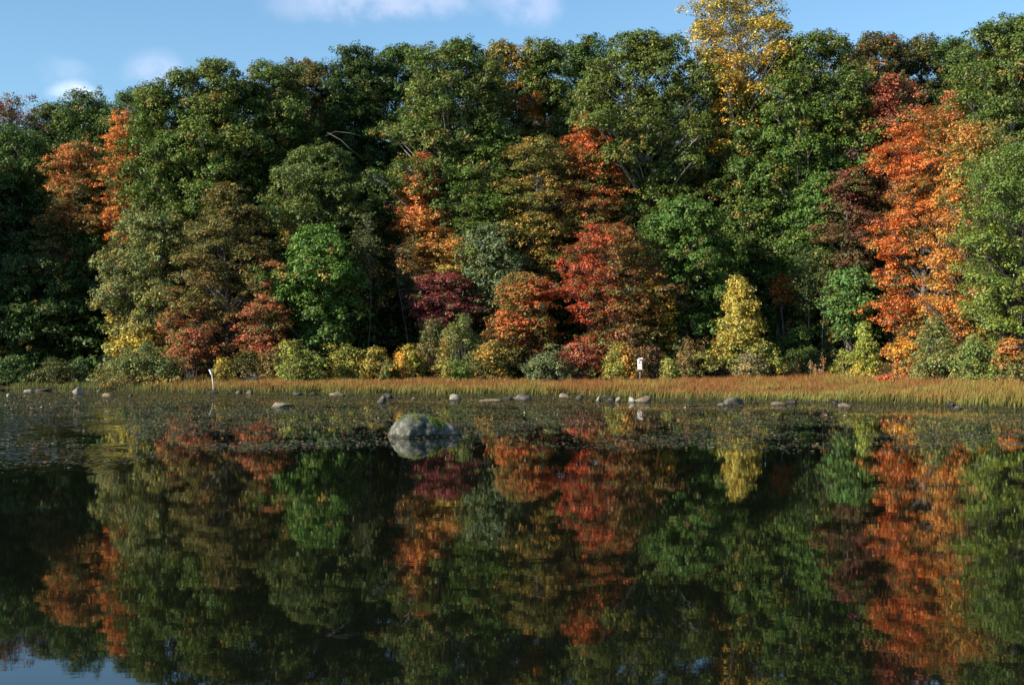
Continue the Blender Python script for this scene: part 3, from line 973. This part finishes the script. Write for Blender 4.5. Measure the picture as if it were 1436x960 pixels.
grass('marsh_grass', 'rust and gold marsh grass between the water and the wood', 190000,
      lambda x, y, s, l, rg: (s > 0.5) & (y < l + 1.0) & (x > -16.5 + 1.2 * np.sin(y)),
      lambda x, y, s, P: 0.32 + 0.13 * fnoise(P, 0.9, 1) + 0.13 * fnoise(P, 3.3, 2) + np.where(x > 15.5, 0.12, 0), 0.012,
      (94, 98, 42), (146, 86, 46), (146, 124, 60),
      lambda x, y, s, P: 0.42 + np.where(x > 9, 0.3, 0.0) + 0.75 * fnoise(P, 0.5, 2) + 0.5 * fnoise(P, 1.9, 3) - np.clip(s - 6, -6, 8) * 0.04 + np.where(x > 15, 0.3, 0), 21)
grass('shore_sedge', 'green sedge standing along the edge of the pond', 34000,
      lambda x, y, s, l, rg: (s > -0.25) & (s < 2.6) & (x > -27) & (rg.uniform(size=len(x)) < np.clip(1.3 - s * 0.3, 0, 1)),  # reach into the left cove added to darken its sunlit mud
      lambda x, y, s, P: 0.28 + 0.06 * fnoise(P, 1.4, 3), 0.011,
      (66, 80, 38), (112, 122, 54), (140, 126, 60),
      lambda x, y, s, P: 0.3 + 0.5 * fnoise(P, 0.9, 1), 22)
grass('shore_sedge', 'small bright green tuft of grass by the pale stone in the shaded cove', 500,
      lambda x, y, s, l, rg: (np.abs(x + 23.0) < 0.7) & (np.abs(y - 66.6) < 0.8),
      lambda x, y, s, P: 0.3 + 0 * x, 0.012, (90, 120, 50), (120, 150, 60), (140, 150, 60), lambda x, y, s, P: 0.3 + 0 * x, 23)
grass('dry_stalks', 'tall brown dry stalks standing in the grass before the right-hand brush', 2600,
      lambda x, y, s, l, rg: (x > 15.0) & (x < 18.2) & (y > l - 5.5) & (y < l) & (s > 1) & (np.sin(x * 5) * np.sin(y * 3) > 0.1),
      lambda x, y, s, P: 1.15 + 0.2 * np.sin(x * 6), 0.013,
      (130, 110, 60), (150, 104, 66), (176, 120, 76), lambda x, y, s, P: 0.4 + 0 * x, 24)


# plume-topped weeds at the edge of the dark gap
def plume(label, px, top, D, c, seed):
    rr = random.Random(seed)
    x = (px - 718) * D / F
    gz = float(ground_z(x, D))
    h = CAM_H + (HZ - top) * D / F - gz
    root = empty('plumed_weed', (x, D, gz))
    tag(root, label, 'plant', 'dry plumed weeds before the dark gap')
    mb = MB()
    mb.tube([(0, 0, 0), (0.03, 0, h * 0.6), (0.02, 0.02, h * 0.95)], [0.012, 0.01, 0.006], 4)
    link_mesh('stalk', mb.mesh('stalk'), M_DEADWOOD, root)
    rg = np.random.default_rng(seed)
    n = 110
    P = rg.normal(size=(n, 3)) * np.array([0.07, 0.07, 0.15]) + np.array([0.02, 0, h * 0.85])
    link_mesh('leaves', leaves_mesh('plume', P, rg.normal(size=(n, 3)), 0.07 * np.ones(n), np.tile(lin(c), (n, 1)) * rg.uniform(.7, 1.3, (n, 1))), M_GRASS, root)  # the weed's dry seed plume, not leaves


for i, (px, top, c, lb) in enumerate([(1106, 512, (206, 160, 130), 'pinkish plume of dry weed, leftmost before the dark gap'),
                                      (1118, 515, (206, 150, 110), 'second dry plumed weed from the left before the dark gap'),
                                      (1136, 508, TAN, 'tan plumed weed in the middle of the row before the dark gap'),
                                      (1142, 516, (206, 172, 130), 'pale low plumed weed just right of the middle one'),
                                      (1154, 501, (170, 130, 90), 'tallest brown plumed weed before the dark gap'),
                                      (1150, 518, (206, 160, 120), 'short pale plumed weed at the foot of the tallest brown one')]):
    plume(lb, px, top, 68.0, c, 900 + i)


# ------------------------------------------------------------------ stones
def ico(sub):
    import bmesh
    bm = bmesh.new()
    bmesh.ops.create_icosphere(bm, subdivisions=sub, radius=1.0)
    V = np.array([v.co[:] for v in bm.verts])
    Fc = np.array([[v.index for v in f.verts] for f in bm.faces])
    bm.free()
    return V, Fc


ICO3, ICO5 = ico(3), ico(5)


def rock(label, x0, x1, ytop, ybase, kind, seed, onland=None, shape=0.0):
    """seen from px x0..x1, top row ytop, foot row ybase"""
    D = onland or wl(ybase)
    k = D / F
    wd = (x1 - x0) * k / 2
    zb = CAM_H + (HZ - ybase) * k
    h = max((ybase - ytop) * k * 0.88, 0.05)
    dp = max(min(wd * 0.75, 0.6), 0.12)
    V, Fc = ICO3
    V = V.copy()
    rr = np.random.default_rng(seed)
    off = rr.uniform(-20, 20, 3)
    n = fnoise(V + off, 1.1, seed % 4) * 0.24 + fnoise(V + off, 2.9, (seed + 2) % 4) * 0.12
    V = V * (1 + n[:, None])
    # chiselled facets
    for _ in range(9):
        d = rr.normal(size=3)
        d /= np.linalg.norm(d)
        q = V @ d
        lim = rr.uniform(0.45, 0.8)
        V = V - np.maximum(q - lim, 0)[:, None] * d * 0.97
    V[:, 0] += shape * V[:, 2]
    V /= np.abs(V).max(0)
    V = V * np.array([wd, dp, h])
    me = mesh_np('rock', V, Fc, 3, smooth=False)
    gz = 0.0 if not onland else float(ground_z((x0 + x1) / 2 * k - 718 * k, D))
    o = link_mesh('rock', me, ROCKM[kind], None, (((x0 + x1) / 2 - 718) * k, D + dp * 0.5, zb if onland else -0.0))
    tag(o, label, 'rock')
    return o


ROCKS = [
 ('long flat pale stone at the foot of the shaded cove, far left', 30, 52, 545, 551, 'pale', 0),
 ('small lichen-spotted stone nearest the left edge of the water', 7, 16, 550, 557, 'pale', 0),
 ('upright pale boulder beside the green tuft of grass at left', 101, 118, 541, 553, 'pale', 0),
 ('small grey stone right of the upright pale boulder', 134, 144, 545, 550, 'grey', 0),
 ('flat brown-grey stone in front of the wide grey-green shrub', 140, 164, 550, 557, 'tan', 0),
 ('little pointed grey stone at the right foot of the wide grey-green shrub', 178, 187, 549, 556, 'grey', 0),
 ('dark wet stone left of the leaning nest box pole', 250, 266, 542, 549, 'dark', 0),
 ('low dark stone at the foot of the leaning nest box pole', 288, 308, 545, 551, 'dark', 0),
 ('stone with one sunlit pale side, left of a close pair', 330, 343, 546, 553, 'grey', 0),
 ('rounded stone, right of the close pair by the shore', 345, 356, 545, 553, 'grey', 0),
 ('low pale flat stone out in the shallow water left of the mossy boulder', 373, 411, 563, 571, 'pale', 0),
 ('small mottled stone at the grass edge left of three brown ones', 411, 424, 548, 554, 'grey', 0),
 ('dark flat stone, leftmost of three at the grass edge', 434, 449, 548, 554, 'dark', 0),
 ('brown stone set back in the sedge, middle of three', 448, 464, 545, 551, 'tan', 0),
 ('wider tan-grey stone, rightmost of three at the grass edge', 461, 485, 548, 555, 'tan', 0),
 ('small dark stone in the sedge above the golden reflection', 495, 508, 546, 552, 'dark', 0),
 ('streaked grey stone in front of a darker one, left of the mossy boulder top', 527, 544, 553, 565, 'grey', 0),
 ('dark stone behind the streaked grey stone', 532, 554, 549, 559, 'dark', 0),
 ('little brown stone between the dark stone and the pale round one', 576, 587, 553, 560, 'tan', 0),
 ('pale round stone with a bright sunlit face behind the mossy boulder', 629, 647, 550, 561, 'pale', 0),
 ('long smooth tan slab lying in the shallows', 659, 706, 555, 563, 'tan', 0),
 ('dark stone at the right end of the tan slab', 698, 718, 551, 561, 'dark', 0),
 ('small greenish stone in the sedge behind the dark one', 701, 714, 544, 551, 'grey', 0),
 ('mottled light and dark stone right of the dark one', 716, 747, 550, 561, 'grey', 0),
 ('smooth tan stone alone by the grass, left of the rock cluster', 784, 801, 550, 558, 'tan', 0),
 ('small grey stone with a dark foot left of the rock cluster', 807, 820, 552, 560, 'grey', 0),
 ('upright pale stone at the left end of the rock cluster', 835, 845, 552, 563, 'pale', 0),
 ('greenish stone at the back of the rock cluster', 843, 853, 549, 557, 'grey', 0),
 ('black wet stone in the middle of the rock cluster', 847, 863, 552, 564, 'dark', 0),
 ('small brown stone between the black stone and the pale stones', 863, 872, 555, 563, 'tan', 0),
 ('pale speckled stone in the right half of the rock cluster', 879, 895, 555, 564, 'pale', 0),
 ('tan-brown stone at the right end of the rock cluster', 890, 918, 553, 564, 'tan', 0),
 ('low reddish slab in the sedge behind the rock cluster', 856, 882, 545, 551, 'red', 0),
 ('greenish humped boulder at the right of the marsh shore', 1014, 1047, 553, 568, 'grey', 0),
 ('small low tail stone at the left foot of the greenish humped boulder', 1006, 1020, 563, 569, 'grey', 0),
 ('tan stone with a dark right end, right of the humped boulder', 1077, 1103, 560, 568, 'tan', 0),
 ('small dark broken stone in the sedge right of the tan stone', 1104, 1121, 559, 566, 'dark', 0),
 ('flat dark stone behind the last tan stone at the right', 1163, 1182, 560, 567, 'dark', 0),
 ('last tan stone in the water toward the right', 1175, 1199, 563, 571, 'tan', 0),
 ('small grey stone with a pale spot near the right edge', 1337, 1351, 565, 573, 'grey', 0),
 ('flat dark grey stone left of the small grey one near the right edge', 1326, 1342, 561, 569, 'dark', 0),
 ('pale weathered boulder behind the grass under the scarlet leaves', 338, 352, 524, 531, 'pale', 66.5),
 ('second pale weathered boulder, brighter, right of the first behind the grass', 350, 364, 522, 531, 'pale', 66.5),
 ('pale stone half hidden in the sedge left of the greenish humped boulder', 999, 1009, 550, 556, 'grey', 50.5),
]
for i, (lb, a, b, yt, yb, kd, land) in enumerate(ROCKS):
    rock(lb, a, b, yt, yb, kd, 30 + i, land or None)

for i, (px, py, wd_) in enumerate(((124, 550, 7), (130, 552, 5), (271, 549, 6), (281, 551, 8), (316, 552, 6), (398, 553, 8), (556, 559, 7), (612, 560, 8),
                                    (754, 558, 7), (768, 560, 9), (827, 563, 7), (928, 564, 8), (944, 566, 6), (1055, 567, 9), (1066, 568, 6), (1130, 567, 8),
                                    (1150, 568, 7), (1212, 570, 9), (1288, 572, 7), (1362, 574, 9))):
    o = rock('small dark wet pebble-like stone at the waterline between the larger shore stones', px, px + wd_, py - 3.5, py, 'dark', 300 + i)
    o['group'] = 'small dark stones along the marsh shore'

# the mossy boulder
D = wl(612)
k = D / F
V, Fc = ICO5
V = V.copy()
hx = np.interp(V[:, 0], [-1, -.93, -.8, -.6, -.45, -.3, -.1, .1, .3, .5, .7, .86, 1],
               [.0, .38, .62, .86, .97, 1.0, .93, .80, .70, .58, .38, .20, .0])
zz = V[:, 2] / np.sqrt(np.clip(1 - V[:, 0] ** 2, 0.02, 1))
zz = np.sign(zz) * np.abs(zz) ** 0.85
yy = V[:, 1] / np.sqrt(np.clip(1 - V[:, 0] ** 2, 0.02, 1))
dpx = np.interp(V[:, 0], [-1, -.92, -.6, -.38, -.28, 0, .4, .8, 1], [0, .2, .56, .78, .78, .62, .42, .18, 0])
V2 = np.stack([V[:, 0] * 51.5 * k, yy * dpx, zz * hx * 34 * k], 1)
_rg = np.random.default_rng(88)
nn = np.zeros(len(V2))
for fr, am, cnt in ((3.5, 0.030, 10), (9, 0.016, 14), (22, 0.008, 18)):      # many random waves: no visible lattice
    for _ in range(cnt):
        d_ = _rg.normal(size=3)
        nn += np.sin(V2 @ (d_ * fr) + _rg.uniform(0, 6.28)) * am / math.sqrt(cnt) * 1.5
nn -= 0.02 * np.abs(np.sin(V2[:, 0] * 4 + V2[:, 2] * 6 + nn * 40))
V2 = V2 + V * nn[:, None]
# a cleft running down from the moss
cl = np.exp(-((V2[:, 0] - 0.02 - 0.25 * V2[:, 2]) / 0.05) ** 2) * (V2[:, 1] < 0) * 0.04
V2[:, 1] += cl
root = empty('boulder', ((592.5 - 718) * k, D + 0.35, 0))
tag(root, 'large mossy grey boulder standing alone in the pond', 'boulder')
link_mesh('stone', mesh_np('stone', V2, Fc, 3, smooth=True), ROCKM['boulder'], root)
rg = np.random.default_rng(3)
sel = (V2[:, 2] > 0.12) & (V2[:, 1] < 0.15)
band = np.interp(V2[:, 0], [-0.55, -0.3, 0, 0.2, 0.45], [0.34, 0.425, 0.39, 0.33, 0.2])
dv = np.abs(V2[:, 2] - band)
wgt = np.exp(-(dv / 0.035) ** 2) * sel * (V2[:, 0] > -0.5) * (V2[:, 0] < 0.42) * np.clip(0.5 + fnoise(V2, 6, 2) * 1.2, 0.0, 1) * (1 + 2 * (V2[:, 0] > 0.1))
wgt /= wgt.sum()
ci = rg.choice(len(V2), 5200, p=wgt)
P = V2[ci] + rg.normal(size=(5200, 3)) * 0.012 + V[ci] * 0.012
mc = lin((92, 108, 46))[None] * np.exp(rg.normal(0, 0.35, (5200, 1)))
link_mesh('moss', leaves_mesh('moss', P, V[ci] + rg.normal(size=(5200, 3)) * 0.6, 0.022 * rg.uniform(.6, 1.3, 5200), mc), M_MOSS, root)


# ------------------------------------------------------------------ logs, sticks and stump
def log(name, label, cat, pts, D, r0, r1, mt, extra=None):
    P3 = [at(a, b, D + c) for (a, b, c) in pts]
    base = P3[0]
    mb = MB()
    n = len(P3)
    mb.tube([q - base for q in P3], [r0 + (r1 - r0) * i / (n - 1) for i in range(n)], 8)
    if extra:
        E = [at(a, b, D + c) for (a, b, c) in extra]
        mb.tube([q - base for q in E], [r0 * 0.7, r0 * 0.3], 6)
    o = link_mesh(name, mb.mesh(name, True), mt, None, tuple(base))
    tag(o, label, cat)


log('log', 'dark log lying at the waterline by the long flat pale stone', 'log', [(50, 548, 0), (62, 546.5, .1), (73, 546, .2)], 61.5, 0.08, 0.04, M_WETWOOD)
log('log', 'thin dark floating log with a stub of branch, right of the rock cluster', 'log',
    [(956, 568.5, 0), (968, 568, 0), (980, 568.3, .1), (991, 569, .1)], wl(569), 0.028, 0.015, M_WETWOOD, [(974, 568.5, 0), (973, 564.5, 0)])
log('stick', 'short white stick lying in the sedge left of the rock cluster', 'stick', [(781, 542, 0), (796, 541.6, 0)], 57.5, 0.022, 0.015, M_DEADWOOD)
log('log', 'pale broken log half buried in the marsh grass below the yellow birch', 'log', [(1018, 541, 0), (1026, 542.5, .3), (1032, 541, .4)], 58, 0.07, 0.05, M_DEADWOOD)
log('stump', 'small weathered stump in the grass left of the yellow birch', 'stump', [(984, 543, 0), (984, 537, 0), (984.5, 532, 0)], 60, 0.07, 0.05, M_DEADWOOD)
log('stick', 'pale bent branch lying in the rusty grass under the dark gap', 'stick', [(1134, 540, 0), (1146, 542, .1), (1158, 546, .2)], 55, 0.02, 0.012, M_DEADWOOD)

# ------------------------------------------------------------------ nest boxes
D = 66.0
k = D / F
x = (897 - 718) * k
gz = float(ground_z(x, D))
root = empty('nest_box', (x + 0.03, D, gz))
tag(root, 'white nest box with a round hole on a thin pole in the marsh grass', 'nest box')
mb = MB()
mb.tube([(0, 0.10, -0.2), (0, 0.10, 1.15)], [0.018, 0.018], 8)
link_mesh('pole', mb.mesh('pole', True), M_METAL, root)
zb0 = CAM_H + (HZ - 518) * k - gz
hh = 13.5 * k
mb = MB()
W_, DP = 0.215, 0.2
t_ = -0.02
V = [(-W_ / 2 - 0.02, -DP / 2, zb0), (W_ / 2 - 0.02, -DP / 2, zb0), (W_ / 2 - 0.02, DP / 2, zb0), (-W_ / 2 - 0.02, DP / 2, zb0),
     (-W_ / 2 + t_ - 0.02, -DP / 2, zb0 + hh), (W_ / 2 + t_ - 0.02, -DP / 2, zb0 + hh + 0.015), (W_ / 2 + t_ - 0.02, DP / 2, zb0 + hh + 0.06), (-W_ / 2 + t_ - 0.02, DP / 2, zb0 + hh + 0.045)]
mb.add(V, [(3, 2, 1, 0), (4, 5, 6, 7), (0, 1, 5, 4), (1, 2, 6, 5), (2, 3, 7, 6), (3, 0, 4, 7)])
bx = link_mesh('box', mb.mesh('box'), M_WHITE, root)
mb = MB()
ring = [(-0.045 + 0.036 * math.cos(a * math.pi / 8), -DP / 2 - 0.004, zb0 + hh * 0.74 + 0.036 * math.sin(a * math.pi / 8)) for a in range(16)]
mb.add(ring + [(q[0], q[1] + 0.003, q[2]) for q in ring], [tuple(range(16))] + [(i, 16 + i, 16 + (i + 1) % 16, (i + 1) % 16) for i in range(16)])
link_mesh('entrance_hole', mb.mesh('hole'), M_HOLE_SHADE, bx)  # flat dark disc, painted for the unlit inside of the hole
mb = MB()
r_ = [(-0.12, -0.16, zb0 + hh + 0.012), (0.12, -0.16, zb0 + hh + 0.05), (0.13, 0.14, zb0 + hh + 0.10), (-0.08, 0.14, zb0 + hh + 0.06)]
mb.add(r_ + [(q[0], q[1], q[2] + 0.028) for q in r_], [(3, 2, 1, 0), (4, 5, 6, 7), (0, 1, 5, 4), (1, 2, 6, 5), (2, 3, 7, 6), (3, 0, 4, 7)])
link_mesh('roof', mb.mesh('roof'), M_WEATHER, root)
mb = MB()
mb.box((-0.02, 0, zb0 - 0.016), (W_ + 0.03, DP + 0.03, 0.03))
link_mesh('floor_board', mb.mesh('floor_board'), M_WETWOOD, root)

D = wl(550)
k = D / F
x = (299 - 718) * k
root = empty('nest_box', (x, D, -0.3))
tag(root, 'slim white nest box tilted on a leaning pole standing in the water', 'nest box')
mb = MB()
top3 = at(297, 524, D) - np.array([x, D, -0.3])
mb.tube([(0.0, 0, 0), (0.0, 0, 0.6), tuple(top3)], [0.02, 0.019, 0.018], 8)
link_mesh('pole', mb.mesh('pole', True), plain('bleached_pole', (0.55, 0.54, 0.5), 0.6, 0.2), root)
a_ = at(296.9, 524.5, D) - np.array([x, D, -0.3])
b_ = at(294.8, 518.5, D) - np.array([x, D, -0.3])
mb = MB()
mb.tube([a_, b_], [0.055, 0.06], 4)
bx = link_mesh('box', mb.mesh('box'), M_WHITE, root)
c_ = b_ + (b_ - a_) * 0.15
mb = MB()
mb.tube([b_, c_], [0.075, 0.075], 4)
link_mesh('roof', mb.mesh('roof'), M_WEATHER, root)

# ------------------------------------------------------------------ floating water plants and fallen leaves
rg = np.random.default_rng(17)
n = 220000
Dd = np.sqrt(rg.uniform(17.0 ** 2, 60.0 ** 2, n))
xx = rg.uniform(-0.43, 0.43, len(Dd)) * Dd
P = np.stack([xx, Dd, np.full(len(Dd), 0.004)], 1)
edge = 24 + 3.0 * fnoise(P, 0.25, 1) - np.clip((-xx - 4) * 0.9, 0, 6.5)
patch = fnoise(P * np.array([1, 1.6, 1]), 0.55, 2) + 0.6 * fnoise(P * np.array([1, 2, 1]), 1.7, 3)
br_ = xx + 0.30 * Dd
thin = np.where((br_ < 0) & (Dd > 21) & (Dd < 42), 0.75, 0.0)
dens = np.clip((Dd - edge) / 2.5, 0, 1) * np.clip(0.55 + patch * 0.7 - thin, 0.02, 1)
kp = (rg.uniform(size=len(P)) < dens) & (sdist(xx, Dd) < -0.3)
P = P[kp]
n = len(P)
print('pads', n)
kk_ = 6
ang = np.arange(kk_) * 2 * np.pi / kk_
sz = rg.uniform(0.016, 0.05, n)
rot = rg.uniform(0, 6.28, n)
tilt = rg.normal(0, 0.28, (n, 2))
V = np.empty((n, kk_, 3))
for q in range(kk_):
    dx = np.cos(ang[q] + rot) * sz
    dy = np.sin(ang[q] + rot) * sz * 0.8
    V[:, q] = P + np.stack([dx, dy, 0.003 + np.abs(dx * tilt[:, 0] + dy * tilt[:, 1])], 1)
pc = np.where((rg.uniform(size=n) < 0.25)[:, None], lin((120, 112, 66)), lin((62, 70, 40)))
pc = np.where((rg.uniform(size=n) < 0.12)[:, None], lin((112, 66, 44)), pc) * np.exp(rg.normal(0, 0.3, (n, 1)))
me = mesh_np('water_plants', V.reshape(-1, 3), np.arange(n * kk_).reshape(n, kk_), kk_, face_col=pc)
tag(link_mesh('water_plants', me, M_PAD), 'tiny floating leaves of pondweed spread over the far half of the pond', 'water plants', kind='stuff')

# fallen leaves afloat
leaf_me = []
for q in range(3):
    mb = MB()
    pts = []
    for a in range(10):
        r_ = 0.05 * (1.0 if a % 2 == 0 else 0.6)
        pts.append((r_ * math.cos(a * math.pi / 5), r_ * math.sin(a * math.pi / 5) * 0.8, 0.02 + 0.02 * ((a + q) % 3)))
    mb.add([(0, 0, 0.004)] + pts, [(0, 1 + a, 1 + (a + 1) % 10) for a in range(10)])
    me = mb.mesh('fallen_leaf')
    me.materials.append(plain('fallen_leaf_%d' % q, [(0.5, 0.43, 0.32), (0.36, 0.22, 0.12), (0.45, 0.38, 0.18)][q], 0.6))
    leaf_me.append(me)
spots = [(8, 569, 0), (22, 572, 1), (45, 574, 1), (44, 573, 0), (58, 572, 0), (70, 567, 0), (33, 579, 1), (88, 577, 1), (125, 573, 2), (181, 564, 0),
         (20, 566, 1), (64, 576, 1), (95, 569, 1), (110, 567, 2), (15, 575, 0), (50, 568, 2), (75, 573, 0), (104, 575, 1)]
for (a, b, q) in spots:
    D = wl(b)
    o = link_mesh('fallen_leaf', leaf_me[q], None, None, ((a - 718) * D / F, D, 0.01))
    o.rotation_euler = (0, 0, a * 0.7)
    o.scale = (0.8, 0.8, 0.8)
    tag(o, 'small curled fallen leaf floating off the shaded left cove', 'leaf', 'fallen leaves floating off the left cove')
for (a, b, q, lb) in [(531, 588, 0, 'bright fallen leaf floating just left of the mossy boulder'),
                      (736, 580, 2, 'yellow fallen leaf floating below the mottled stone'),
                      (1083, 584, 0, 'pale fallen leaf floating below the yellow birch shore'),
                      (1158, 584, 0, 'pale fallen leaf floating below the flat dark stone at the right'),
                      (1185, 584, 2, 'yellowish fallen leaf floating below the last tan stone'),
                      (960, 573, 0, 'pale fallen leaf floating below the thin dark floating log'),
                      (1252, 606, 2, 'yellow fallen leaf floating below the flaming maple shore'),
                      (361, 562, 0, 'pale fallen leaf floating left of the low pale flat stone')]:
    D = wl(b)
    o = link_mesh('fallen_leaf', leaf_me[q], None, None, ((a - 718) * D / F, D, 0.01))
    o.rotation_euler = (0, 0, a * 0.7)
    tag(o, lb, 'leaf')

tot = sum(len(o.data.polygons) for o in bpy.data.objects if o.type == 'MESH')
print('objects', len(bpy.data.objects), 'faces', tot)
